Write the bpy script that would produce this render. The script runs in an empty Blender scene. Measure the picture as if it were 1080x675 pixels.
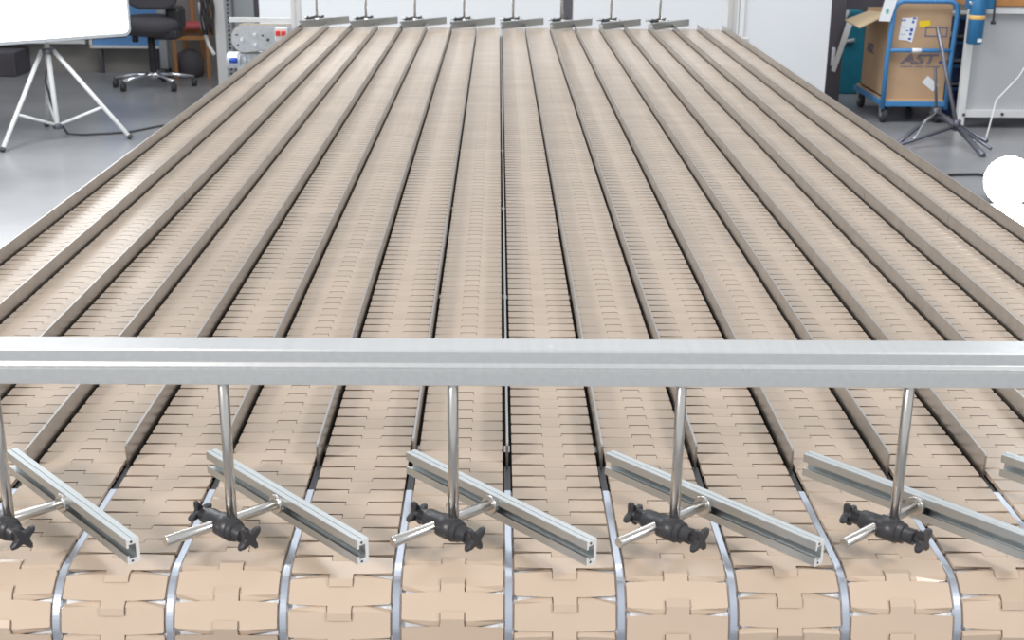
import bpy, bmesh, math, random
from mathutils import Vector, Matrix
random.seed(7)
C = bpy.context.scene.collection
S = bpy.context.scene
PI = math.pi
BZ = 1.05            # height of the belt surface
LP = 0.093           # lane pitch
YN, YF = 0.995, 5.1334   # axes of near and far noses

# ---------------------------------------------------------------- camera
cd = bpy.data.cameras.new('camera'); cam = bpy.data.objects.new('camera', cd); C.objects.link(cam)
R_ = Vector((0.99991686, -0.00962088, 0.00858595)); U_ = Vector((-0.00506914, 0.318958, 0.94775529)); B_ = Vector((-0.0118568, -0.94772002, 0.31888271))
M_ = Matrix(((R_.x, U_.x, B_.x), (R_.y, U_.y, B_.y), (R_.z, U_.z, B_.z))).to_4x4()
M_.translation = Vector((-0.01145648, 0, 1.6000689))
cam.matrix_world = M_
cd.sensor_width = 36; cd.sensor_fit = 'HORIZONTAL'; cd.lens = 36 * 1393.17 / 1080
cd.clip_start = .05; cd.clip_end = 100
cd.dof.use_dof = True; cd.dof.focus_distance = 1.55; cd.dof.aperture_fstop = 20
S.camera = cam

# ---------------------------------------------------------------- world, lights, exposure
w = bpy.data.worlds.new('hall_light'); S.world = w; w.use_nodes = True
bg = w.node_tree.nodes['Background']; bg.inputs[0].default_value = (.93, .965, 1.0, 1); bg.inputs[1].default_value = 0.68

def area(name, loc, target, size, power, col, sy=None):
    l = bpy.data.lights.new(name, 'AREA'); l.energy = power; l.color = col; l.size = size
    if sy: l.shape = 'RECTANGLE'; l.size_y = sy
    o = bpy.data.objects.new(name, l); C.objects.link(o); o.location = loc
    o.rotation_euler = (Vector(target) - Vector(loc)).to_track_quat('-Z', 'Y').to_euler()
    o['kind'] = 'helper'
    return o
area('front_left_flood', (-1.75, -.95, 2.45), (0, 1.0, 1.05), .38, 54, (1, .93, .88))
area('front_right_flood', (1.9, -.3, 2.7), (.1, 1.0, 1.05), .40, 30, (1, .95, .92))
area('overhead_panel', (0, 3.4, 4.6), (0, 3.4, 1), 2.6, 16, (1, .98, .96), 4.5)
area('rear_fill', (0, 6.6, 6.0), (0, 9.0, .4), 4.5, 190, (.95, .97, 1), 1.6)  # added fill, no visible source; brightens the enclosure and back
area('left_floor_fill', (-3.2, 5.0, 3.0), (-3.0, 5.9, 0), 1.3, 150, (.9, .96, 1))  # unseen lamp added to brighten the floor on the left
area('right_floor_fill', (3.6, 6.8, 3.6), (3.2, 7.4, 0), 1.2, 40, (.88, .93, 1))  # unseen lamp added to lift the bluish floor on the right
S.view_settings.view_transform = 'Standard'; S.view_settings.look = 'None'
S.view_settings.exposure = 0.07; S.view_settings.gamma = 1; S.view_settings.use_curve_mapping = False

# ---------------------------------------------------------------- materials
def mat(name, col, rough=.5, metal=0, var=0, scale=20, bump=0, vscale=(1, 1, 1), emit=0, spec=None, rnd=0, coat=0):
    m = bpy.data.materials.new(name); m.use_nodes = True; nt = m.node_tree; n = nt.nodes; L = nt.links
    b = n['Principled BSDF']; b.inputs['Roughness'].default_value = rough; b.inputs['Metallic'].default_value = metal
    b.inputs['Base Color'].default_value = (*col, 1)
    if spec is not None: b.inputs['Specular IOR Level'].default_value = spec
    if coat: b.inputs['Coat Weight'].default_value = coat
    if emit:
        b.inputs['Emission Color'].default_value = (*col, 1); b.inputs['Emission Strength'].default_value = emit
    if var or bump or rnd:
        tc = n.new('ShaderNodeTexCoord'); mp = n.new('ShaderNodeMapping'); mp.inputs['Scale'].default_value = vscale
        nz = n.new('ShaderNodeTexNoise'); nz.inputs['Scale'].default_value = scale; nz.inputs['Detail'].default_value = 5
        L.new(tc.outputs['Object'], mp.inputs[0]); L.new(mp.outputs[0], nz.inputs['Vector'])
        mr = n.new('ShaderNodeMapRange'); mr.inputs['From Min'].default_value = .3; mr.inputs['From Max'].default_value = .7
        mr.inputs['To Min'].default_value = 1 - var; mr.inputs['To Max'].default_value = 1 + var
        L.new(nz.outputs['Fac'], mr.inputs['Value'])
        val = mr.outputs[0]
        if rnd:
            oi = n.new('ShaderNodeObjectInfo'); ge = n.new('ShaderNodeNewGeometry')
            a = n.new('ShaderNodeMath'); a.operation = 'ADD'; L.new(oi.outputs['Random'], a.inputs[0]); L.new(ge.outputs['Random Per Island'], a.inputs[1])
            f = n.new('ShaderNodeMath'); f.operation = 'FRACT'; L.new(a.outputs[0], f.inputs[0])
            r2 = n.new('ShaderNodeMapRange'); r2.inputs['To Min'].default_value = 1 - rnd; r2.inputs['To Max'].default_value = 1 + rnd
            L.new(f.outputs[0], r2.inputs['Value'])
            mu = n.new('ShaderNodeMath'); mu.operation = 'MULTIPLY'; L.new(val, mu.inputs[0]); L.new(r2.outputs[0], mu.inputs[1]); val = mu.outputs[0]
        vm = n.new('ShaderNodeVectorMath'); vm.operation = 'SCALE'; vm.inputs[0].default_value = col
        L.new(val, vm.inputs['Scale']); L.new(vm.outputs[0], b.inputs['Base Color'])
        if bump:
            bp = n.new('ShaderNodeBump'); bp.inputs['Strength'].default_value = bump; bp.inputs['Distance'].default_value = .002
            L.new(nz.outputs['Fac'], bp.inputs['Height']); L.new(bp.outputs[0], b.inputs['Normal'])
    return m
m_belt = mat('tan_plastic', (.535, .428, .332), .24, 0, .04, 14, .04, rnd=.05)
m_alu = mat('anodised_aluminium', (.85, .855, .85), .27, 1, .03, 3, 0, (60, 1, 60))
m_bar = mat('aluminium_profile', (.60, .63, .635), .36, 1, .04, 8)
m_cut = mat('sawn_aluminium', (.85, .86, .86), .6, .3)
m_steel = mat('steel_rod', (.66, .64, .61), .24, 1, .04, 30)
m_guard = mat('sheet_steel', (.52, .505, .49), .30, 1, .07, 6, .03, (1, 6, 1))
m_nose = mat('polished_steel', (.66, .71, .80), .28, 1, .05, 10)
m_slide = mat('light_slide_plastic', (.88, .91, .95), .35, 0)
m_black = mat('black_plastic', (.035, .035, .04), .38, 0, .1, 60, .1)
m_dark = mat('dark_interior', (.018, .017, .016), .6)  # near black: shade in gaps and holes put into colour; also the sprockets
m_frame = mat('frame_grey', (.5, .51, .52), .4, .6)
m_floor = mat('polished_concrete', (.27, .27, .275), .27, 0, .16, 1.3, .02, spec=.5)
m_conc = mat('raw_concrete', (.30, .285, .27), .8, 0, .12, 3, .2)
m_white = mat('white_panel', (.72, .73, .745), .5, 0, .015, 2)
m_post = mat('dark_steel_post', (.11, .10, .115), .5, .3, .15, 5)  # lightened so the colour carries some background haze
m_wmetal = mat('white_metal', (.78, .78, .77), .35, .1)
m_chrome = mat('chrome', (.8, .82, .85), .12, 1)
m_fabric = mat('charcoal_fabric', (.085, .08, .09), .85, 0, .1, 80, .2)  # raised from black, background haze put into the colour
m_wood = mat('orange_beech', (.48, .22, .075), .45, 0, .12, 14, 0, (1, 1, .1))
m_woodtop = mat('pale_beech', (.62, .42, .25), .45, 0, .1, 10, 0, (.2, 1, 1))
m_red = mat('red_upholstery', (.50, .10, .11), .7, 0, .06, 40)
m_redp = mat('red_plastic', (.8, .04, .03), .4)
m_blue = mat('blue_board', (.13, .31, .62), .55, 0, .05, 4)  # paler blue, haze mixed into the base colour
m_bluep = mat('blue_powder_coat', (.06, .235, .50), .35, 0, .04, 20)  # less saturated, background haze included in the colour
m_navy = mat('navy_crate', (.04, .07, .2), .5, 0, .1, 9)
m_toolb = mat('tool_blue', (.03, .17, .36), .3, .1)
m_teal = mat('teal_fabric', (.005, .15, .22), .6, 0, .1, 20)
m_card = mat('cardboard', (.50, .33, .20), .8, 0, .06, 8, .08)
m_card2 = mat('cardboard_inside', (.56, .43, .27), .8, 0, .05, 8, .08)
m_ink = mat('blue_ink', (.12, .14, .28), .7)
m_ink2 = mat('strong_blue_ink', (.03, .09, .42), .7)
m_paper = mat('white_paper', (.82, .83, .85), .6)
m_yellow = mat('yellow_sticker', (.85, .62, .02), .6)
m_orange = mat('orange_band', (.85, .52, .16), .5)
m_grey = mat('light_grey_sheet', (.50, .51, .52), .5, 0, .02, 3)
m_greyb = mat('blue_grey_sheet', (.40, .42, .44), .5, .1)
m_rubber = mat('black_rubber', (.045, .045, .05), .6)  # black lifted to include the haze at the back
m_stand = mat('dark_steel_tube', (.16, .16, .19), .3, .8)
m_plug = mat('blue_plug', (.02, .08, .45), .4)
m_glow = mat('softbox_glow', (1, .995, .985), .6, emit=2.6)
m_lamp = mat('lamp_glow', (.93, .97, 1), .5, emit=60)
m_gear = mat('speckled_alloy', (.55, .58, .61), .45, .4, .12, 120)
m_rim = mat('brown_belt', (.36, .29, .22), .6)
m_glass = mat('window_pane', (.32, .34, .38), .25)
m_teallogo = mat('green_print', (.1, .5, .42), .6)

# ---------------------------------------------------------------- mesh helpers
def basis(d, up=(0, 0, 1)):
    d = Vector(d).normalized(); u = Vector(up)
    if abs(d.dot(u)) > .98: u = Vector((1, 0, 0))
    x = u.cross(d).normalized(); y = d.cross(x)
    return x, y, d
class MB:
    def __init__(s): s.v = []; s.f = []; s.sm = []
    def add(s, vs, fs, smooth=False):
        n = len(s.v); s.v += [tuple(a) for a in vs]
        for f in fs: s.f.append([i + n for i in f]); s.sm.append(smooth)
        return s
    def box(s, c, d, rot=0, M=None):
        x, y, z = d[0] / 2, d[1] / 2, d[2] / 2
        vs = [Vector((a * x, b * y, e * z)) for e in (-1, 1) for b in (-1, 1) for a in (-1, 1)]
        R = M if M is not None else Matrix.Rotation(rot, 3, 'Z')
        return s.add([R @ q + Vector(c) for q in vs], [(0, 2, 3, 1), (4, 5, 7, 6), (0, 1, 5, 4), (1, 3, 7, 5), (3, 2, 6, 7), (2, 0, 4, 6)])
    def lathe(s, p, d, prof, seg=16, caps=True):
        x, y, z = basis(d); p = Vector(p); vs = []; fs = []
        for t, r in prof:
            for i in range(seg):
                a = 2 * PI * i / seg; vs.append(p + z * t + x * (r * math.cos(a)) + y * (r * math.sin(a)))
        for j in range(len(prof) - 1):
            for i in range(seg):
                k = (i + 1) % seg; fs.append((j * seg + i, j * seg + k, (j + 1) * seg + k, (j + 1) * seg + i))
        s.add(vs, fs, True)
        for j in range(len(prof) - 1):      # steep rings are shaded flat, so steps stay crisp
            if abs(prof[j + 1][1] - prof[j][1]) > .9 * abs(prof[j + 1][0] - prof[j][0]):
                for i in range(seg): s.sm[len(s.sm) - len(fs) + j * seg + i] = False
        if caps:
            n = len(s.v) - len(vs)
            s.f.append([n + i for i in range(seg)][::-1]); s.sm.append(False)
            s.f.append([n + (len(prof) - 1) * seg + i for i in range(seg)]); s.sm.append(False)
        return s
    def cyl(s, a, b, r, seg=14, r2=None):
        a, b = Vector(a), Vector(b); L = (b - a).length
        c = min(r * .15, L * .1)
        r2 = r if r2 is None else r2
        return s.lathe(a, b - a, [(0, r - c), (c, r), (L - c, r2), (L, r2 - c)], seg)
    def tube(s, pts, r, seg=10):
        pts = [Vector(p) for p in pts]; vs = []; fs = []; px = None
        for i, p in enumerate(pts):
            d = (pts[min(i + 1, len(pts) - 1)] - pts[max(i - 1, 0)]).normalized()
            if px is None: x, y, _ = basis(d)
            else: x = (px - d * px.dot(d)).normalized(); y = d.cross(x)
            px = x
            for k in range(seg):
                a = 2 * PI * k / seg; vs.append(p + x * (r * math.cos(a)) + y * (r * math.sin(a)))
        for j in range(len(pts) - 1):
            for i in range(seg):
                k = (i + 1) % seg; fs.append((j * seg + i, j * seg + k, (j + 1) * seg + k, (j + 1) * seg + i))
        s.add(vs, fs, True); n = len(s.v) - len(vs)
        s.f.append([n + i for i in range(seg)][::-1]); s.sm.append(False)
        s.f.append([n + (len(pts) - 1) * seg + i for i in range(seg)]); s.sm.append(False)
        return s
    def prism(s, poly, o, ux, uy, d, smooth=False):     # polygon in plane (ux,uy) at o, extruded by vector d
        o, ux, uy, d = Vector(o), Vector(ux), Vector(uy), Vector(d); n = len(poly)
        a = [o + ux * p[0] + uy * p[1] for p in poly]; b = [q + d for q in a]
        fs = [(i, (i + 1) % n, n + (i + 1) % n, n + i) for i in range(n)]
        s.add(a + b, fs, smooth); k = len(s.v) - 2 * n
        s.f.append([k + i for i in range(n)][::-1]); s.sm.append(False)
        s.f.append([k + n + i for i in range(n)]); s.sm.append(False)
        return s
    def mesh(s, name, m):
        me = bpy.data.meshes.new(name); me.from_pydata(s.v, [], s.f); me.materials.append(m)
        me.polygons.foreach_set('use_smooth', s.sm); 
        bm = bmesh.new(); bm.from_mesh(me); bmesh.ops.recalc_face_normals(bm, faces=bm.faces); bm.to_mesh(me); bm.free()
        me.update(); return me
    def build(s, name, m, parent=None, bevel=0):
        o = bpy.data.objects.new(name, s.mesh(name, m)); C.objects.link(o)
        if parent:
            o.parent = parent
            if parent.get('world'):      # meshes written in world coordinates
                o.location = -parent.location
        if bevel:
            b = o.modifiers.new('bevel', 'BEVEL'); b.width = bevel; b.segments = 2; b.limit_method = 'ANGLE'; b.angle_limit = .6
        return o
def sub(s, name, m, part, bevel=0):       # sub-part: the parent part already sits at its own offset, local frame = world frame
    return s.build(name, m, part, bevel)
def tag(o, label=None, cat=None, group=None, kind=None):
    if label: o['label'] = label
    if cat: o['category'] = cat
    if group: o['group'] = group
    if kind: o['kind'] = kind
    return o
def thing(name, label, cat, loc=(0, 0, 0), group=None, world=True):
    o = bpy.data.objects.new(name, None); C.objects.link(o); o.location = loc; o.empty_display_size = .05
    if world: o['world'] = 1
    return tag(o, label, cat, group)
def single(mb, name, m, label, cat, group=None, bevel=0):
    return tag(mb.build(name, m, None, bevel), label, cat, group)
def arc(c, r, a0, a1, n, plane='xz'):
    out = []
    for i in range(n + 1):
        a = a0 + (a1 - a0) * i / n
        if plane == 'xz': out.append((c[0] + r * math.cos(a), c[1], c[2] + r * math.sin(a)))
        else: out.append((c[0] + r * math.cos(a), c[1] + r * math.sin(a), c[2]))
    return out

# ---------------------------------------------------------------- the setting
tag(MB().box((0, 6, -.05), (16, 16, .1)).build('floor', m_floor), kind='structure')
tag(MB().box((-1, 11.45, 1.4), (14, .3, 2.8)).build('wall_back', m_conc), kind='structure')
tag(MB().box((-6.2, 6, 1.4), (.2, 12, 2.8)).build('wall_left', m_conc), kind='structure')
tag(MB().box((6.4, 6, 1.4), (.2, 12, 2.8)).build('wall_right', m_conc), kind='structure')
wn = bpy.data.objects.new('window_1', None); C.objects.link(wn); wn['kind'] = 'structure'; wn.location = (-4.45, 11.28, .9)
wn['world'] = 1
MB().box((-4.45, 11.285, 1.1), (1.9, .03, 1.62)).build('pane', m_glass, wn)
MB().box((-4.45, 11.25, .265), (2.0, .09, .05)).box((-4.45, 11.26, 1.95), (2.0, .07, .06)).box((-5.43, 11.26, 1.1), (.05, .07, 1.65)).box((-3.47, 11.26, 1.1), (.05, .07, 1.65)).build('window_frame', m_wmetal, wn)

# ---------------------------------------------------------------- belt lanes
PIT = .0254; HR = .041; HT = .0052; HW = .0419
CZ = BZ - HT - HR
LTOP = YF - YN; LARC = PI * HR; NL = 336
def path(s):
    """s=0 where the top run meets the near nose, growing down and round it; negative s lies on the top run"""
    T = 2 * (LTOP + LARC); s = (s + LTOP) % T - LTOP
    if s < 0: return YN - s, CZ + HR
    if s < LARC: a = s / HR; return YN - HR * math.sin(a), CZ + HR * math.cos(a)
    s -= LARC
    if s < LTOP: return YN + s, CZ - HR
    a = (s - LTOP) / HR; return YF + HR * math.sin(a), CZ - HR * math.cos(a)
def link_template():
    g = .0009; sg = .0048; e = .0013; tb = .0075; h = PIT / 2; t = .0042
    half = [(0.0102, -h + tb, 1), (.0103, -h + g, 1), (.0106, -h + g, -1), (.016, -h + g, -1), (HW - .001, -h + g + e, -.4), (HW, -h + g + e + .001, -.4), (HW, h - g - e - .001, -.4), (HW - .001, h - g - e, -.4), (.016, h - g, -1), (.0103, h - g, -1), (.0098, h - g, 1), (.0098, h - g + tb - .0008, 1)]
    # outline: x lateral, s along travel, sign of the slanted flank
    right = [(x, s, k) for x, s, k in half]
    loop = right + [(-x, s, k) for x, s, k in half[::-1]]
    n = len(loop)
    top = [(x * .9985, s, 0) for x, s, k in loop]
    bot = [(x, s + k * sg, -t) for x, s, k in loop]
    fs = []
    for a in range(1):
        for i in range(n):
            j = (i + 1) % n; fs.append((a * n + i, a * n + j, (a + 1) * n + j, (a + 1) * n + i))
    fs.append(tuple(range(n))[::-1]); fs.append(tuple(n + i for i in range(n)))
    return top + bot, fs
LV, LF = link_template()
lm = MB(); lm.add(LV, LF); link_mesh = lm.mesh('belt_link', m_belt)
def link_matrix(s, flip, X):
    y0, z0 = path(s); y1, z1 = path(s + PIT)
    d = Vector((0, y1 - y0, z1 - z0)).normalized(); nrm = Vector((0, d.z, -d.y))   # outward
    c = Vector((X, (y0 + y1) / 2, (z0 + z1) / 2)) + nrm * HT
    ax = d if not flip else -d
    lat = ax.cross(nrm)
    M = Matrix((( lat.x, ax.x, nrm.x), (lat.y, ax.y, nrm.y), (lat.z, ax.z, nrm.z))).to_4x4(); M.translation = c
    return M
phase = {-5: .0084, -4: .0130, -3: .0088, -2: .0162, -1: .0016, 0: .0096, 1: .0180, 2: .0060, 3: .0174, 4: .0070, -8: .004, -7: .019, -6: .012, 5: .014, 6: .003, 7: .021, 8: .010}
ordn = ['first', 'second', 'third', 'fourth', 'fifth', 'sixth', 'seventh', 'eighth', 'ninth']
for k in range(-8, 9):
    X = (k + .5) * LP
    side = '%s %s of the centre rail' % (ordn[-k - 1] if k < 0 else ordn[k], 'left' if k < 0 else 'right')
    flip = (k % 2 != 0)      # every other lane runs away from the camera
    how = 'tabs backward' if flip else 'tabs forward'
    lane = thing('conveyor_belt', 'tan plastic belt lane, %s, %s' % (side, how), 'conveyor belt', (X, YN, BZ - .05), 'parallel tan plastic belt lanes', world=False)
    inv = Matrix.Translation(-lane.location)
    rest = MB(); s0 = (phase[k] - .05)
    for i in range(NL):
        s = s0 + (i - 200) * PIT
        M = inv @ link_matrix(s, flip, X)
        y, z = path(s + PIT / 2)
        zc = .947 * y + .18
        top = (s < HR * 1.9) and s > -(2.75 - YN)
        if top and abs(X) < .388 * zc + .055:
            o = bpy.data.objects.new('belt_link', link_mesh); C.objects.link(o); o.parent = lane; o.matrix_local = M
        else:
            rest.add([M @ Vector(v) for v in LV], LF)
    r = rest.build('remaining_links', m_belt, lane); r['kind'] = 'stuff'

# ---------------------------------------------------------------- guide rails between the lanes
def nose_strip(mb, X, hw, r0, r1, y_start, a_end, n=14):
    pts = [(y_start, CZ + r1, CZ + r0)]
    ring = []
    ring.append(((y_start, CZ + r1), (y_start, CZ + r0)))
    for i in range(n + 1):
        a = a_end * i / n
        ring.append(((YN - r1 * math.sin(a), CZ + r1 * math.cos(a)), (YN - r0 * math.sin(a), CZ + r0 * math.cos(a))))
    vs = []
    for (o, i_) in ring:
        ch = min(.0016, hw * .5)
        oo = Vector((0, o[0], o[1])); ii = Vector((0, i_[0], i_[1])); dn = (ii - oo).normalized() * ch
        for x, q in ((-hw, ii), (-hw, oo + dn), (-hw + ch, oo), (hw - ch, oo), (hw, oo + dn), (hw, ii)):
            vs.append((X + x, q.y, q.z))
    fs = []
    for j in range(len(ring) - 1):
        for q in range(6):
            fs.append((j * 6 + q, j * 6 + (q + 1) % 6, (j + 1) * 6 + (q + 1) % 6, (j + 1) * 6 + q))
    fs.append((0, 1, 2, 3, 4, 5)); e = (len(ring) - 1) * 6; fs.append((e + 5, e + 4, e + 3, e + 2, e + 1, e))
    mb.add(vs, fs, False); return mb
gy = {-6: 1.185, -5: 1.169, -4: 1.185, -3: 1.205, -2: 1.186, -1: 1.2, 0: 1.19, 1: 1.189, 2: 1.19, 3: 1.18, 4: 1.174, 5: 1.17}
for k in range(-8, 10):
    X = k * LP
    if k == 0: lab = 'upright steel guide rail standing edge-on in the centre of the table'
    else: lab = 'upright steel guide rail, %s to the %s of the centre rail' % (ordn[abs(k) - 1], 'left' if k < 0 else 'right')
    t = thing('guide_rail', lab, 'guide rail', (X, YN, BZ - .1), 'upright guide rails between the belt lanes')
    ys = [gy.get(k, 1.18), 2.2 + .06 * ((k * 37) % 5 - 2), 3.65 + .08 * ((k * 23) % 5 - 2), 5.09]
    for a, b in zip(ys, ys[1:]):
        g = MB(); c = .002
        poly = [(a, -.016), (b - .0015, -.016), (b - .0015, .0215), (a + c, .0215), (a, .0215 - c)]
        g.prism([(p[0], p[1]) for p in poly], (X - .0011, 0, BZ), (0, 1, 0), (0, 0, 1), (.0022, 0, 0)); g.build('guard_plate', m_guard, t)
    b = MB()
    for yy in [1.25 + .52 * i for i in range(8)]:
        b.box((X, yy, BZ - .018), (.006, .016, .014))
    b.build('mounting_block', m_steel, t)['kind'] = 'stuff'
    nose_strip(MB(), X, .0043, HR - .006, HR + .0030, 1.135, 2.35, 30).build('nose_strip', m_nose, t)
    nose_strip(MB(), X, .027, HR - .008, HR - .0026, 1.04, 2.35, 24).build('slide_plate', m_slide, t)
    MB().box((X, 1.165, BZ - .011), (.0062, .058, .012)).build('end_block', m_black, t)

# ---------------------------------------------------------------- conveyor frame
cf = thing('conveyor_table', 'grey steel frame carrying all the belt lanes, with added dark sheet', 'frame', (.0465, 3.0, 0))
XL, XR = -8 * LP - .012, 9 * LP + .012
MB().box(((XL + XR) / 2, 3.1, BZ - .034), (XR - XL, 3.95, .012)).build('shade_sheet', m_dark, cf)  # added dark sheet, blocks light from below so lane gaps stay dark
for x in (XL, XR):
    MB().box((x, 3.08, BZ - .06), (.01, 4.1, .085)).build('side_plate', m_frame, cf)
for y in (YN, YF):
    MB().cyl((XL, y, CZ), (XR, y, CZ), .014).build('shaft', m_steel, cf)
    d = MB()
    for k in range(-8, 9):
        d.cyl(((k + .5) * LP - .012, y, CZ), ((k + .5) * LP + .012, y, CZ), .033, 20)
    d.build('sprocket', m_dark, cf)['kind'] = 'stuff'
for y in (1.35, 3.1, 4.85):
    MB().box(((XL + XR) / 2, y, BZ - .145), (XR - XL, .04, .04)).build('cross_beam', m_frame, cf)
    for x in (XL, XR):
        MB().box((x, y, (BZ - .1) / 2), (.045, .045, BZ - .1)).build('leg', m_frame, cf)

# ---------------------------------------------------------------- gantries (beam and posts) over both ends
SEC = [(-15, -14.6), (-14.6, -15), (14.6, -15), (15, -14.6), (15, -2.5), (13.6, -1.6), (13.6, -.4), (15.2, 1.0), (14.2, 3.6), (13.9, 4), (13.9, 13.6), (13.2, 15), (3.6, 15), (3.4, 14.0), (2.8, 14.0), (2.6, 14.8), (-14.6, 14.8), (-15, 14.4)]
def gantry(y, lab, xl, xr, g):
    t = thing('gantry', lab, 'gantry', ((xl + xr) / 2, y, 0), g)
    zc = BZ + .1777
    MB().prism([(p[0] * .001, p[1] * .001) for p in SEC], (xl, y, zc), (0, -1, 0), (0, 0, 1), (xr - xl, 0, 0)).build('cross_bar', m_alu, t)
    for x in (xl, xr):
        p = MB()
        P4 = [(-17, -17), (-3, -17), (-3, -13), (3, -13), (3, -17), (17, -17), (17, 17), (-17, 17)]
        p.prism([(a * .001, b * .001) for a, b in P4], (x, y, 0), (1, 0, 0), (0, 1, 0), (0, 0, zc + .35)); p.build('post', m_wmetal, t)
        MB().box((x, y, .006), (.09, .09, .012)).build('foot_plate', m_frame, t)
    return t
gantry(1.0, 'silver aluminium cross bar spanning the picture in front, with its posts', -.80, .91, 'bars across the belts')
gantry(5.12, 'far cross bar with pale posts at the back end of the belts', -.775, .878, 'bars across the belts')

# ---------------------------------------------------------------- diverters
PS = [(-1, -10.6), (-.6, -11), (9.6, -11), (10, -10.6), (10, -3.4), (8.2, -3.4), (8.2, -6.2), (2, -6.2), (2, 6.2), (8.2, 6.2), (8.2, 3.4), (10, 3.4), (10, 10.6), (9.6, 11), (6.4, 11), (6.2, 10.5), (4.6, 10.5), (4.4, 11), (-.6, 11), (-1, 10.6)]
def star(mb, c, ax, R=.0115, t=.006, rot=0):
    x, y, z = basis(ax)
    pts = []
    for i in range(32):
        a = 2 * PI * i / 32; q = .5 + .5 * math.cos(4 * (a - rot)); r = R * (.44 + .58 * q ** 1.9)
        pts.append((r * math.cos(a), r * math.sin(a)))
    x, y, z = x, y, z
    n = len(pts); vs = []; cc = Vector(c)
    for dz, sc in ((-t / 2, .84), (-t / 4, 1), (t / 4, 1), (t / 2, .84)):
        vs += [cc + x * (p[0] * sc) + y * (p[1] * sc) + z * dz for p in pts]
    fs = [(j * n + i, j * n + (i + 1) % n, (j + 1) * n + (i + 1) % n, (j + 1) * n + i) for j in range(3) for i in range(n)]
    fs += [tuple(range(n))[::-1], tuple(3 * n + i for i in range(n))]
    mb.add(vs, fs, False); return mb
def diverter(X, Y, my, lab, grp, hz=1.0):
    """my=+1 near end, -1 mirrored for the far end"""
    t = thing('diverter', lab, 'diverter', (X, Y, BZ), grp, world=False)
    def v(x, y, z): return Vector((x, y * my, z))
    MB().cyl((0, 0, .033), (0, 0, .1627), .0045, 20).build('hanger_rod', m_steel, t)
    # slotted aluminium bar
    a = Vector((-.0485, .129)); b = Vector((.1095, -.045)); d = (b - a).normalized(); nrm = Vector((d.y, -d.x))   # towards the rod
    cen = a - nrm * .010; zb = .0285 * (.72 + .28 * hz) if hz == 1 else .0225
    d3 = v(d.x, d.y, 0); n3 = v(nrm.x, nrm.y, 0)
    L = (b - a).length
    bar = MB().prism([(p[0] * .001, p[1] * .001 * hz) for p in PS], v(cen.x, cen.y, zb), n3, (0, 0, 1), d3 * L).build('slotted_bar', m_bar, t)
    MB().prism([(p[0] * .001, p[1] * .001 * hz) for p in PS], v(cen.x, cen.y, zb) + d3 * L, n3, (0, 0, 1), d3 * .0003).build('sawn_end', m_cut, bar)
    h = MB()
    e0 = v(cen.x, cen.y, zb) + d3 * L
    for zz in (-.0085 * hz, .0085 * hz):
        h.lathe(e0 + n3 * .006 + Vector((0, 0, zz)), d3, [(-.001, .0011), (.0006, .0011)], 8)
    h.build('dark_bore_disc', m_dark, bar)  # dark discs stand for the shade inside the end holes
    # horizontal rod with washer
    p0, p1 = v(-.0495, -.029, .030), v(.0315, .0418, .030)
    MB().cyl(p0, p1, .0046, 18).build('cross_rod', m_steel, t)
    dr = (p1 - p0).normalized()
    MB().cyl(p1 - dr * .0035, p1 + dr * .0005, .0088, 20).build('washer', m_steel, t)
    # clamp body and two star knobs
    q0, q1 = v(-.0345, .0265, .030), v(.0190, -.0236, .030); ax = (q1 - q0).normalized(); Lb = (q1 - q0).length
    body = MB().lathe(q0, ax, [(.007, .004), (.008, .0062), (.015, .0064), (.0155, .0078), (.018, .0086), (.033, .0090), (.0335, .0102), (.050, .0102), (.0505, .0090), (.055, .0088), (.0558, .0066), (.0645, .0068), (.0655, .0045)], 20).build('clamp_body', m_black, t)
    for tt, rr, ro in ((.003, .0122, .3), (Lb - .001, .0128, .55)):
        kb = star(MB(), q0 + ax * tt, ax, rr, .0062, ro)
        kb.lathe(q0 + ax * (tt - .005 if tt > .03 else tt), ax, [(-.004 if tt > .03 else 0, .0046), (.003, .0052), (.005, .0046)], 12)
        kb.build('star_knob', m_black, t)
    return t
pos = ['leftmost, cut by the picture edge', 'second from the left', 'third from the left, beside the centre rail', 'fourth from the left', 'fifth from the left', 'rightmost, only its slotted bar in view']
for i, kk in enumerate((-4.5, -2.5, -.5, 1.5, 3.5, 5.5)):
    diverter(kk * LP, 1.0, 1, 'front slotted bar on rod with black clamp, %s' % pos[i], 'diverters at the front end')
for i in range(8):
    diverter((-7.5 + 2 * i) * LP, 5.12, -1, hz=1.2, lab= 'small slotted bar on thin rod at the back end, %s from the left' % ordn[i], grp='diverters at the far end')

# ---------------------------------------------------------------- drive and sensors beside the far end
dv = thing('drive_unit', 'grey rounded motor drive plate beside the far left belt corner', 'motor', (-.93, 5.25, .5))
stad = []
for i in range(17):
    a = PI / 2 + PI * i / 16; stad.append((-.06 + .052 * math.cos(a), .052 * math.sin(a)))
stad += [(.10, -.030), (.13, .0), (.13, .052)]
MB().prism(stad, (-.93, 5.20, .992), (1, 0, 0), (0, 0, 1), (0, .05, 0)).build('cover_plate', m_gear, dv)
MB().prism([(p[0] * 1.04, p[1] * 1.07) for p in stad], (-.93, 5.21, .992), (1, 0, 0), (0, 0, 1), (0, .03, 0)).build('drive_belt', m_rim, dv)
for x, z, r, m, nm in ((-1.0, .99, .0075, m_wmetal, 'hub'), (-.95, 1.008, .006, m_paper, 'hub'), (-.95, .971, .006, m_paper, 'hub'), (-1.02, 1.008, .003, m_black, 'bolt'), (-1.017, .97, .003, m_black, 'bolt'), (-.92, 1.006, .0035, m_black, 'bolt'), (-.90, .99, .005, m_black, 'bolt')):
    MB().cyl((x, 5.19, z), (x, 5.205, z), r, 12).build(nm, m, dv)
MB().box((-.93, 5.27, .89), (.20, .10, .09)).build('gear_housing', m_gear, dv, .006)
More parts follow.
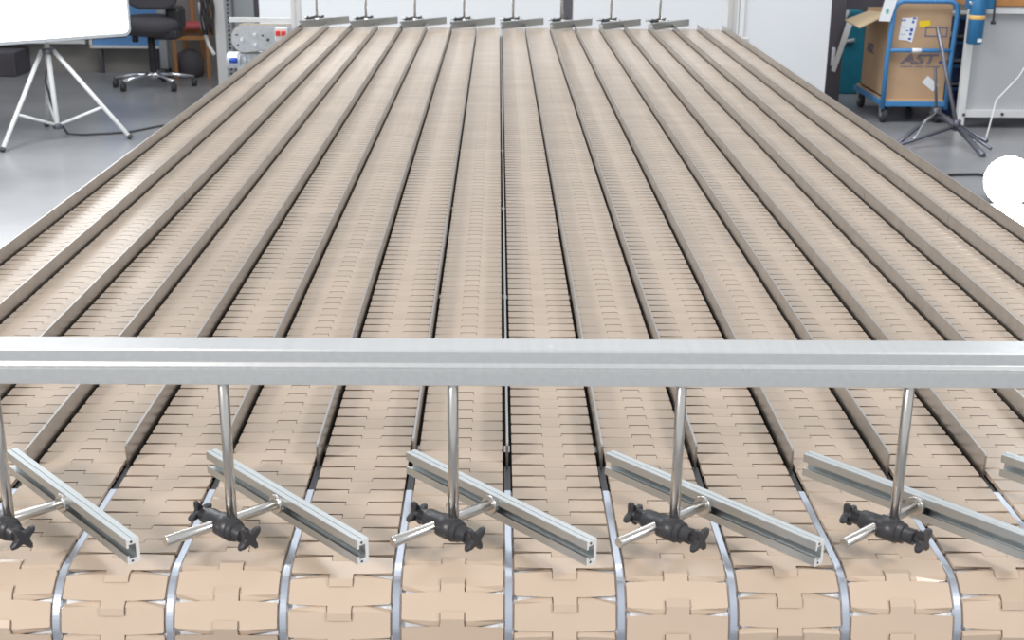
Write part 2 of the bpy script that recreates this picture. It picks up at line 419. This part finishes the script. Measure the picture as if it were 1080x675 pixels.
mo = MB().cyl((-1.07, 5.25, .905), (-.80, 5.25, .905), .032, 18)
for i in range(9): mo.cyl((-1.02 + .022 * i, 5.25, .905), (-1.014 + .022 * i, 5.25, .905), .038, 18)
mo.build('motor', m_gear, dv)
MB().cyl((-1.05, 5.18, .912), (-1.02, 5.18, .912), .011, 12).build('knob', m_plug, dv)
MB().box((-.93, 5.25, .43), (.06, .06, .86)).build('stand', m_frame, dv)
MB().box((-.93, 5.25, .01), (.2, .2, .02)).build('base_plate', m_frame, dv)
single(MB().prism([(-.008, -.008), (.008, -.008), (.008, .008), (-.008, .008)], (-1.04, 5.17, 1.068), (0, 1, 0), (0, 0, 1), (.246, 0, 0)), 'support_arm', m_wmetal, 'white horizontal arm above the rounded drive plate', 'arm')
def sensor(x, y, z, lab, n):
    t = thing('sensor_box', lab, 'sensor', (x, y, z - .04))
    MB().box((x, y, z), (.045, .03, .05)).build('housing', m_wmetal, t, .003)
    for i in range(n):
        MB().box((x - .011 * (n - 1) + .022 * i, y - .018, z + .005), (.016, .012, .018)).build('red_cap', m_redp, t, .002)
    MB().box((x, y, z - .045), (.015, .015, .05)).build('bracket', m_wmetal, t)
sensor(-.835, 5.12, 1.02, 'white sensor box with two red caps at the left far post', 2)
sensor(.925, 5.12, .995, 'white sensor with one red cap at the right far post', 1)

# ---------------------------------------------------------------- white machine enclosure behind the belts
en = thing('machine_enclosure', 'tall white panelled enclosure behind the far end of the belts', 'enclosure', (.3, 9.0, 0))
xs = [-1.60, .408]
for a, b in zip(xs, xs[1:]): MB().box(((a + b) / 2, 9.0, .95), (b - a - .006, .03, 1.9)).build('panel', m_white, en, .003)
xs = [.485, 1.60, 2.215]
for a, b in zip(xs, xs[1:]): MB().box(((a + b) / 2, 9.0, .95), (b - a - .006, .03, 1.9)).build('panel', m_white, en, .003)
MB().box((.447, 9.04, .95), (.074, .05, 1.9)).build('panel_gap_shade', m_post, en)  # dark strip painted for the shaded gap between two panels
MB().box((1.615, 8.975, .95), (.03, .02, 1.9)).build('seam_strip', m_wmetal, en)
MB().box((.3, 9.03, .04), (3.8, .06, .08)).build('base_rail', m_frame, en)
dp = thing('door_post', 'dark steel upright at the right edge of the white enclosure', 'post', (2.48, 9.9, 0))
MB().box((2.478, 9.9, .95), (.115, .09, 1.9)).build('upright', m_post, dp)
MB().box((2.465, 9.84, .352), (.026, .02, .135)).build('handle', m_paper, dp, .004)

# ---------------------------------------------------------------- softbox and its tripod
sb = thing('softbox', 'large glowing white softbox at the upper left', 'softbox', (-2.75, 8.15, .62))
a = Vector((-3.72, 7.55, 0)); b = Vector((-2.29, 8.37, 0)); d = (b - a).normalized(); nn = Vector((d.y, -d.x, 0)); Wd = (b - a).length
def rr(w, h, r, n=6, drop=0):
    p = []
    for cx, cy, a0 in ((w - r, r + drop, -PI / 2), (w - r, h - r, 0), (r, h - r, PI / 2), (r, r, PI)):
        for i in range(n + 1):
            q = a0 + PI / 2 * i / n; p.append((cx + r * math.cos(q), cy + r * math.sin(q)))
    return p
z0 = .600
MB().prism([(p[0] + .018, p[1] + .022) for p in rr(Wd - .036, 2.16, .03, drop=.035)], a + Vector((0, 0, z0)) + nn * .012, d, (0, 0, 1), -nn * .01).build('diffuser', m_glow, sb)
MB().prism(rr(Wd, 2.20, .045, drop=.035), a + Vector((0, 0, z0)), d, (0, 0, 1), -nn * .05).build('rim', m_greyb, sb)
c0 = a + d * (Wd / 2) - nn * .4 + Vector((0, 0, z0 + 1.1)); bs = []
for p in [(0.02, .02), (Wd - .02, .02), (Wd - .02, 2.18), (.02, 2.18)]: bs.append(a + d * p[0] - nn * .05 + Vector((0, 0, z0 + p[1])))
bs2 = [c0 + d * q[0] + Vector((0, 0, q[1])) for q in ((-.12, -.12), (.12, -.12), (.12, .12), (-.12, .12))]
MB().add(bs + bs2, [(0, 1, 5, 4), (1, 2, 6, 5), (2, 3, 7, 6), (3, 0, 4, 7), (4, 5, 6, 7), (3, 2, 1, 0)]).build('shell', m_fabric, sb)
tp = thing('light_tripod', 'white tubular tripod carrying the glowing softbox', 'tripod', (-2.775, 8.27, 0))
ap = Vector((-2.785, 8.27, .555))
MB().cyl((-2.77, 8.27, .07), (-2.786, 8.27, .60), .016).build('centre_tube', m_wmetal, tp)
MB().cyl((-2.786, 8.27, .56), (-2.79, 8.27, .66), .015, 14).build('spigot', m_wmetal, tp)
MB().cyl((-2.785, 8.27, .535), (-2.785, 8.27, .57), .04, 16).build('collar', m_stand, tp)
MB().cyl((-2.77, 8.27, .07), (-2.77, 8.27, .105), .03, 16).build('collar', m_stand, tp)
for f, off in (((-2.98, 7.86, .01), (-.03, -.02)), ((-2.328, 8.30, .01), (.035, 0)), ((-2.99, 8.72, .01), (-.01, .03))):
    top = ap + Vector((off[0], off[1], 0)); f = Vector(f)
    lg = MB().cyl(f, top, .0135).build('leg', m_wmetal, tp)
    MB().cyl(f - (top - f).normalized() * .005, f + (top - f) * .03, .017).build('rubber_foot', m_rubber, lg)
    m_ = f.lerp(top, .36)
    MB().cyl(m_, (-2.77, 8.27, .09), .009).build('brace', m_wmetal, tp)
single(MB().tube([(-2.80, 8.29, .5), (-2.83, 8.31, .35), (-2.80, 8.33, .15), (-2.74, 8.36, .02), (-2.66, 8.40, .008), (-2.5, 8.45, .008), (-2.38, 8.52, .008), (-2.25, 8.72, .008), (-2.05, 8.9, .008)], .007), 'power_cable', m_rubber, 'black power cable running from the white tripod over the floor', 'cable')

# ---------------------------------------------------------------- back left corner
bb = thing('display_board', 'blue board with white frame leaning on the concrete wall', 'board', (-3.1, 11.2, .2))
MB().box((-3.10, 11.215, .85), (.57, .02, 1.24)).build('board_face', m_blue, bb)
MB().box((-3.10, 11.205, .218), (.62, .035, .022)).box((-3.10, 11.205, 1.48), (.62, .035, .022)).box((-3.40, 11.205, .85), (.022, .035, 1.26)).box((-2.80, 11.205, .85), (.022, .035, 1.26)).build('board_frame', m_wmetal, bb)
for x in (-3.33, -2.87): MB().box((x, 11.22, .104), (.03, .05, .207)).build('foot', m_post, bb)
single(MB().box((-4.33, 11.15, .10), (.75, .42, .20), 0), 'low_bench', m_post, 'dark low block on the floor at the far left edge', 'block', bevel=.01)
oc = thing('office_chair', 'dark office chair on a chrome five-star base', 'chair', (-2.70, 10.45, 0))
cx, cy = -2.70, 10.45
MB().lathe((cx, cy, .40), (0, 0, 1), [(0, .12), (.015, .20), (.05, .235), (.10, .24), (.13, .225), (.15, .16)], 24).build('seat', m_fabric, oc)
MB().box((cx + .14, cy - .03, .42), (.19, .24, .075)).build('tilt_mechanism', m_black, oc, .02)
MB().box((cx + .19, cy + .03, .53), (.12, .20, .18)).build('arm_support', m_black, oc, .03)
MB().cyl((cx - .10, cy - .1, .36), (cx - .10, cy - .1, .41), .025).build('lever', m_black, oc)
bk = []
for i in range(9):
    q = i / 8; bk.append((.02 + .26 * math.sin(PI * min(1, .25 + q * .6)) , .60 + q * .5))
prof = [(-.10, .0), (-.17, .03), (-.20, .10), (-.21, .3), (-.18, .48), (-.1, .52), (.1, .52), (.18, .48), (.21, .3), (.20, .10), (.17, .03), (.10, .0)]
MB().prism(prof, (cx + .06, cy - .17, .61), (1, 0, 0), (0, 0, 1), (0, .07, 0)).build('backrest', m_fabric, oc, .02)
MB().cyl((cx - .005, cy, .09), (cx - .005, cy, .42), .028).build('gas_lift', m_black, oc)
MB().cyl((cx - .005, cy, .07), (cx - .005, cy, .12), .035).build('hub', m_chrome, oc)
for ang in (188, 232, 312, 12, 90):
    A = math.radians(ang); e = Vector((cx + .30 * math.cos(A), cy + .30 * math.sin(A), .075))
    m1 = Vector((cx + .15 * math.cos(A), cy + .15 * math.sin(A), .098))
    leg = MB().tube([(cx, cy, .10), m1, e], .014, 10).build('base_arm', m_chrome, oc)
    MB().cyl(e + Vector((-.018, 0, -.043)), e + Vector((.018, 0, -.043)), .031, 16).cyl(e + Vector((0, 0, -.03)), e + Vector((0, 0, .01)), .009).build('caster', m_rubber, leg)
wc = thing('wooden_chair', 'orange beech chair with red seat behind the office chair', 'chair', (-2.55, 11.08, 0))
MB().box((-2.50, 11.08, .412), (.27, .28, .04)).build('seat', m_red, wc, .012)
for x, y in ((-2.64, 10.93), (-2.48, 11.22), (-2.38, 10.96), (-2.62, 11.22)):
    MB().box((x, y, .20), (.026, .026, .40)).build('leg', m_wood, wc)
MB().box((-2.5, 10.95, .325), (.27, .018, .03)).build('rail', m_wood, wc); MB().box((-2.5, 11.2, .355), (.27, .018, .05)).build('rail', m_wood, wc)
for x in (-2.54, -2.38):
    MB().box((x, 11.2, .66), (.028, .028, .5)).build('back_post', m_wood, wc)
MB().box((-2.46, 11.2, .84), (.18, .02, .1)).build('back_slat', m_wood, wc)
tl = thing('table_leg', 'pale grey table leg with black foot behind the office chair', 'table leg', (-2.73, 10.9, 0))
MB().box((-2.735, 10.95, .38), (.06, .05, .60)).build('upright', m_greyb, tl)
MB().box((-2.735, 10.93, .04), (.085, .12, .08)).build('foot', m_black, tl, .008)
bgm = MB().lathe((-2.555, 11.05, 0), (0, 0, 1), [(0, .09), (.02, .11), (.12, .115), (.19, .09), (.22, .04)], 14)
single(bgm, 'dark_bag', m_fabric, 'dark slumped bag on the floor under the wooden chair', 'bag')

rk = thing('steel_rack', 'light grey perforated steel rack upright with a side sheet', 'rack', (-2.13, 10.4, 0))
MB().box((-2.152, 10.40, .95), (.074, .02, 1.9)).build('front_flange', m_wmetal, rk)
MB().box((-2.092, 10.43, .95), (.048, .05, 1.9)).build('perforated_flange', m_greyb, rk)
hs = MB()
for i in range(40): hs.box((-2.086, 10.402, .05 + i * .033), (.016, .008, .014))
hs.build('dark_slot_fill', m_dark, rk)['kind'] = 'stuff'  # dark boxes on the flange imitate shaded holes
MB().box((-1.99, 10.55, .95), (.15, .02, 1.9)).build('side_sheet', m_greyb, rk)
MB().box((-1.885, 10.6, .95), (.06, .04, 1.9)).build('rack_gap_shade', m_post, rk)  # dark strip standing for the shaded gap beside the sheet
cb = MB()
for i in range(9):
    x0 = -2.27 + .010 * i; ph = i * 1.3
    cb.tube([(x0 + .012 * math.sin(ph + q * 1.1), 10.33 + .01 * math.cos(ph + q), .86 - q * .07 - (.0 if i % 2 else .02)) for q in range(7)], .009, 7)
hk = thing('cable_bundle', 'thick black cable loops hung on the rack upright', 'cable', (-2.23, 10.33, .9))
cb.build('loop', m_rubber, hk); MB().cyl((-2.23, 10.33, .86), (-2.2, 10.4, .87), .01).build('hook', m_stand, hk)
single(MB().tube([(-2.29, 10.37, .66), (-2.285, 10.37, .48), (-2.27, 10.38, .42), (-2.24, 10.365, .33), (-2.21, 10.36, .28), (-2.20, 10.36, .265)], .014), 'white_hose', m_wmetal, 'white curved hose running to the rack upright', 'hose')
wf = MB().prism([(0, 0), (.28, 0), (.28, .07), (.05, .03)], (-2.25, 10.05, .0), (1, 0, 0), (0, 0, 1), (0, .12, 0))
single(wf, 'floor_ramp', m_greyb, 'small pale metal wedge on the floor at the rack foot', 'wedge')

# ---------------------------------------------------------------- right background: cart with carton
ct = thing('platform_cart', 'blue tubular platform cart carrying the big carton', 'cart', (2.87, 9.4, 0))
fx0, fx1, fy = 2.632, 3.075, 9.06
hd = [(fx0 + .005, fy, .10), (fx0 + .005, fy, .45), (fx0 + .02, fy, .72)] + [(fx0 + .02 + .07 * (1 - math.cos(PI / 2 * i / 6)), fy, .755 + .07 * math.sin(PI / 2 * i / 6)) for i in range(7)]
hd += [(fx1 + .01 - .07 * (1 - math.cos(PI / 2 * i / 6)), fy, .755 + .07 * math.sin(PI / 2 * i / 6)) for i in range(6, -1, -1)] + [(fx1 + .01, fy, .72), (fx1, fy, .45), (fx1, fy, .10)]
MB().tube(hd, .017, 12).build('push_handle', m_bluep, ct)
MB().cyl((fx0, fy, .497), (fx1, fy, .497), .014).build('crossbar', m_bluep, ct)
MB().cyl((2.80, fy, .497), (2.865, fy, .497), .0155).build('white_sleeve', m_paper, ct)
MB().box(((fx0 + fx1) / 2, fy + .37, .135), (fx1 - fx0 + .01, .76, .035)).build('platform_rim', m_bluep, ct, .004)
MB().box(((fx0 + fx1) / 2, fy + .37, .157), (fx1 - fx0 - .03, .73, .012)).build('deck', m_woodtop, ct)
for x, y in ((fx0 + .03, fy + .05), (fx1 - .04, fy + .05), (fx0 + .04, fy + .68), (fx1 - .04, fy + .68)):
    wpart = MB().cyl((x - .018, y, .055), (x + .018, y, .055), .055, 22).build('wheel', m_rubber, ct)
    MB().cyl((x - .021, y, .055), (x + .021, y, .055), .022, 14).build('wheel_hub', m_frame, wpart)
    MB().prism([(-.03, .118), (.03, .118), (.012, .05), (-.012, .05)], (x - .026, y, 0), (0, 1, 0), (0, 0, 1), (.004, 0, 0)).box((x, y, .118), (.06, .08, .008)).build('fork', m_frame, ct)

bx0, bx1, by0, by1, bz0, bz1 = 2.66, 3.062, 9.10, 9.74, .163, .722
bxo = thing('cardboard_box', 'large brown open carton standing on the blue cart', 'box', ((bx0 + bx1) / 2, 9.4, bz0))
tw = .008
MB().box(((bx0 + bx1) / 2, by0, (bz0 + bz1) / 2), (bx1 - bx0, tw, bz1 - bz0)).build('front_wall', m_card, bxo)
MB().box(((bx0 + bx1) / 2, by1, (bz0 + bz1) / 2), (bx1 - bx0, tw, bz1 - bz0)).build('back_wall', m_card, bxo)
MB().prism([(by0, bz0), (by1, bz0), (by1, bz1 - .1), (by0, bz1)], (bx0, 0, 0), (0, 1, 0), (0, 0, 1), (tw, 0, 0)).build('side_wall', m_card, bxo)
MB().prism([(by0, bz0), (by1, bz0), (by1, bz1 - .1), (by0, bz1)], (bx1 - tw, 0, 0), (0, 1, 0), (0, 0, 1), (tw, 0, 0)).build('side_wall', m_card, bxo)
MB().box(((bx0 + bx1) / 2, (by0 + by1) / 2, bz0 + .005), (bx1 - bx0, by1 - by0, .01)).build('bottom', m_card, bxo)
MB().add([(bx0, by0, bz1), (bx1, by0, bz1), (bx1 + .005, by0 + .03, .87), (bx0 - .02, by0 + .03, .87), (bx0, by0 + .008, bz1), (bx1, by0 + .008, bz1), (bx1 + .005, by0 + .038, .87), (bx0 - .02, by0 + .038, .87)],
         [(0, 1, 2, 3), (7, 6, 5, 4), (0, 4, 5, 1), (1, 5, 6, 2), (2, 6, 7, 3), (3, 7, 4, 0)]).build('flap', m_card, bxo)
MB().add([(2.66, 9.16, .735), (2.66, 9.70, .70), (2.44, 9.50, .655), (2.42, 9.02, .652), (2.66, 9.16, .728), (2.66, 9.70, .693), (2.44, 9.50, .648), (2.42, 9.02, .645)],
         [(0, 1, 2, 3), (7, 6, 5, 4), (0, 4, 5, 1), (1, 5, 6, 2), (2, 6, 7, 3), (3, 7, 4, 0)]).build('flap', m_card2, bxo)
MB().prism([(2.711, .565), (2.768, .560), (2.806, .546), (2.824, .667), (2.827, .716), (2.722, .708)], (0, by0 - .006, 0), (1, 0, 0), (0, 0, 1), (0, -.002, 0)).build('shipping_label', m_paper, bxo)
lb = MB()
for x, z, ww, hh in ((2.808, .708, .024, .010), (2.800, .685, .016, .016), (2.795, .63, .020, .022), (2.791, .603, .018, .018), (2.787, .572, .018, .014), (2.735, .695, .03, .008), (2.765, .625, .022, .006), (2.74, .65, .03, .003), (2.74, .60, .03, .003)):
    lb.box((x, by0 - .0085, z), (ww, .001, hh))
lb.build('label_print', m_ink2, bxo)['kind'] = 'stuff'
MB().prism([(2.849, .648), (2.919, .660), (2.916, .696), (2.839, .690)], (0, by0 - .006, 0), (1, 0, 0), (0, 0, 1), (0, -.002, 0)).build('yellow_sticker', m_yellow, bxo)
MB().prism([(2.902, .277), (2.986, .215), (3.018, .261), (2.94, .324)], (0, by0 - .006, 0), (1, 0, 0), (0, 0, 1), (0, -.002, 0)).build('white_sticker', m_paper, bxo)
bo = MB()
for x, z, ww, hh in ((2.965, .648, .15, .007), (2.965, .590, .15, .007), (2.893, .619, .007, .058), (3.037, .619, .007, .058)): bo.box((x, by0 - .006, z), (ww, .001, hh))
bo.build('printed_frame', m_ink, bxo)
def text(body, loc, size, rot, m, parent, name, outline=0, wide=1):
    cu = bpy.data.curves.new(name, 'FONT'); cu.body = body; cu.size = size; cu.extrude = .0006; cu.shear = .25
    if outline:
        cu.fill_mode = 'NONE'; cu.extrude = 0; cu.bevel_depth = outline
    cu.materials.append(m)
    tmp = bpy.data.objects.new(name, cu); C.objects.link(tmp); bpy.context.view_layer.update()
    me = bpy.data.meshes.new_from_object(tmp.evaluated_get(bpy.context.evaluated_depsgraph_get())); bpy.data.objects.remove(tmp)
    o = bpy.data.objects.new(name, me); C.objects.link(o)
    o.parent = parent; o.location = Vector(loc) - parent.location; o.rotation_euler = rot; o.scale = (wide, 1, 1)
    return o
text('AST', (2.742, by0 - .006, .403), .095, (PI / 2, 0, 0), m_ink, bxo, 'printed_letters', .0022, 1.42)
MB().cyl((3.016, by0 - .004, .414), (3.016, by0 - .0065, .414), .011).build('printed_dot', m_ink2, bxo)
sl = MB()
for i in range(16):
    if i in (5, 9): continue
    sl.box((2.750 + i * .0172, by0 - .006, .384), (.012, .001, .007))
sl.build('small_print', m_ink, bxo)['kind'] = 'stuff'
text('AST.', (bx0 - .002, 9.66, .42), .095, (PI / 2, 0, -PI / 2), m_ink, bxo, 'side_letters', .0018)
tf = thing('paper_slip', 'white paper slip hanging over the carton corner', 'paper', (2.68, 9.08, .72))
MB().add([(2.548, 9.03, .695), (2.625, 9.03, .692), (2.662, 9.035, .84), (2.579, 9.035, .84), (2.548, 9.033, .695), (2.625, 9.033, .692), (2.662, 9.038, .84), (2.579, 9.038, .84)],
         [(0, 1, 2, 3), (7, 6, 5, 4), (0, 4, 5, 1), (1, 5, 6, 2), (2, 6, 7, 3), (3, 7, 4, 0)]).build('sheet', m_paper, tf)
MB().box((2.60, 9.03, .76), (.02, .002, .03)).build('green_print', m_teallogo, tf)

tb = thing('teal_bag', 'teal fabric bag with grey strap beside the dark upright', 'bag', (2.72, 10.4, .0))
MB().prism([(2.60, .0), (2.84, 0), (2.82, .62), (2.78, .64), (2.62, .64)], (0, 10.35, 0), (1, 0, 0), (0, 0, 1), (0, .12, 0)).build('body', m_teal, tb, .01)
MB().tube([(2.68, 10.33, .64), (2.64, 10.32, .57), (2.62, 10.32, .50), (2.625, 10.32, .44), (2.68, 10.32, .41), (2.74, 10.32, .42)], .016, 8).build('strap', m_greyb, tb)
aw = MB().prism([(2.450, .255), (2.480, .245), (2.578, .60), (2.535, .61)], (0, 9.80, 0), (1, 0, 0), (0, 0, 1), (0, .012, 0))
single(aw, 'aluminium_lever', m_wmetal, 'pale metal strut leaning between dark upright and carton flap', 'strut')
dc = thing('dark_cabinet', 'black cabinet standing behind the carton', 'cabinet', (2.95, 10.9, 0))
MB().box((3.15, 10.9, .9), (.78, .4, 1.8)).build('body', m_post, dc, .005)
MB().box((2.95, 10.69, .5), (.02, .015, .12)).build('handle', m_greyb, dc, .003)

cr = thing('crate_shelf', 'navy blue crates on grey shelves between cart and workbench', 'shelf', (3.45, 9.7, 0))
for i, z in enumerate((.04, .20, .37, .54, .68)):
    MB().box((3.50, 9.72, z), (.48, .30, .02)).build('shelf_board', m_greyb, cr)
    if i < 4:
        c_ = MB().box((3.50, 9.70, z + .075), (.44, .27, .125)).build('crate', m_navy, cr, .006)
        MB().box((3.50, 9.555, z + .125), (.46, .02, .018)).build('crate_lip', m_bluep, c_)
for x in (3.27, 3.73): MB().box((x, 9.84, .38), (.03, .03, .76)).build('upright', m_greyb, cr)

wb = thing('workbench', 'white steel workbench with beech top at the right edge', 'workbench', (3.7, 9.1, 0))
MB().box((3.85, 9.20, .835), (1.52, .66, .045)).build('bench_top', m_wood, wb, .003)
MB().box((3.85, 9.21, .866), (1.50, .64, .016)).build('top_sheet', m_woodtop, wb)
MB().box((3.125, 8.90, .405), (.048, .05, .81)).build('leg', m_wmetal, wb, .003)
MB().box((4.55, 8.90, .405), (.048, .05, .81)).build('leg', m_wmetal, wb, .003)
MB().box((3.125, 9.48, .405), (.048, .05, .81)).build('leg', m_wmetal, wb, .003)
MB().box((3.83, 8.90, .785), (1.38, .04, .045)).build('top_rail', m_wmetal, wb)
MB().box((3.83, 8.90, .10), (1.38, .045, .045)).build('bottom_rail', m_wmetal, wb)
MB().box((3.83, 8.925, .44), (1.38, .02, .64)).build('front_panel', m_grey, wb)
MB().box((3.83, 9.42, .05), (1.38, .02, .10)).build('bench_shade_strip', m_navy, wb)  # dark blue strip stands for the shadow under the bench
for x, z in ((3.14, .095), (3.40, .10)): MB().cyl((x, 8.865, z), (x, 8.88, z), .010, 12).build('bolt', m_black, wb)
tool = thing('bench_clamp_tool', 'blue cylindrical tool clamped to the workbench edge', 'tool', (3.12, 8.78, .57))
MB().cyl((3.118, 8.78, .578), (3.118, 8.78, 1.0), .052, 28).build('cylinder', m_toolb, tool)
MB().cyl((3.118, 8.78, .735), (3.118, 8.78, .765), .0525, 28).build('orange_band', m_orange, tool)
MB().box((3.135, 8.729, .605), (.030, .005, .022)).build('white_label', m_paper, tool)
MB().box((3.14, 8.82, .87), (.17, .08, .14)).build('clamp_bracket', m_toolb, tool, .008)
MB().cyl((3.065, 8.76, .84), (3.065, 8.78, .84), .012).build('bolt', m_chrome, tool)
MB().cyl((3.225, 8.78, .86), (3.228, 8.78, .72), .007).cyl((3.228, 8.78, .705), (3.228, 8.78, .725), .017).build('clamp_screw', m_black, tool)

# black stand lying low in front of the cart
st = thing('dark_light_stand', 'dark steel folding stand in front of the carton', 'stand', (2.85, 8.5, 0))
h1 = Vector((2.845, 8.55, .165)); h2 = Vector((2.90, 8.30, .12))
MB().cyl((2.79, 8.55, .71), h2, .013).build('pole', m_stand, st)
MB().cyl((2.815, 8.58, .45), h1, .009).build('pole', m_stand, st)
MB().cyl(h1 - Vector((0, 0, .03)), h1 + Vector((0, 0, .03)), .028).build('hub', m_stand, st)
MB().cyl(h2 - Vector((0, 0, .03)), h2 + Vector((0, 0, .04)), .024).build('hub', m_stand, st)
for a_, b_, r_ in ((h1, (2.50, 8.22, .01), .013), (h2, (2.47, 8.10, .03), .012), (h1, h2, .02), (h2, (2.945, 7.90, .01), .018), (h2, (3.03, 8.02, .03), .010), (h1, (3.03, 8.1, .06), .012)):
    MB().cyl(a_, b_, r_).build('leg', m_stand, st)
single(MB().tube([(2.83, 8.50, .17), (2.74, 8.43, .13), (2.66, 8.33, .05), (2.60, 8.27, .012)], .008), 'bright_strap', m_chrome, 'shiny curved strap hanging from the dark stand hub', 'strap')
single(MB().tube([(3.60, 8.84, .62), (3.45, 8.80, .36), (3.29, 8.72, .22), (3.22, 8.60, .06), (3.15, 8.45, .008), (3.05, 8.40, .008)], .005), 'white_cable', m_wmetal, 'thin white cable hanging from the bench down to the floor', 'cable')
single(MB().tube([(2.42, 7.1, .008), (2.48, 7.26, .008), (2.56, 7.36, .008), (2.72, 7.38, .008), (2.95, 7.25, .008)], .009), 'floor_cable', m_rubber, 'black cable curving over the floor behind the bright lamp', 'cable')

# bright studio lamp on the floor
lp = thing('studio_lamp', 'bright burning studio lamp low on the floor at the right', 'lamp', (2.66, 6.75, 0))
ld = (Vector((-.3, -6.7, 1.4))).normalized(); lc = Vector((2.65, 6.72, .115))
MB().lathe(lc, ld, [(-.16, .05), (-.15, .065), (-.06, .07), (0, .13), (.005, .135)], 28).build('reflector', m_black, lp)
MB().lathe(lc + ld * .004, ld, [(0, .128), (.02, .12), (.04, .09), (.052, .04), (.055, .005)], 28).build('glowing_dome', m_lamp, lp)
MB().box((2.68, 6.87, .012), (.12, .1, .024)).cyl((2.68, 6.88, .02), (2.67, 6.84, .12), .015).build('base', m_black, lp)
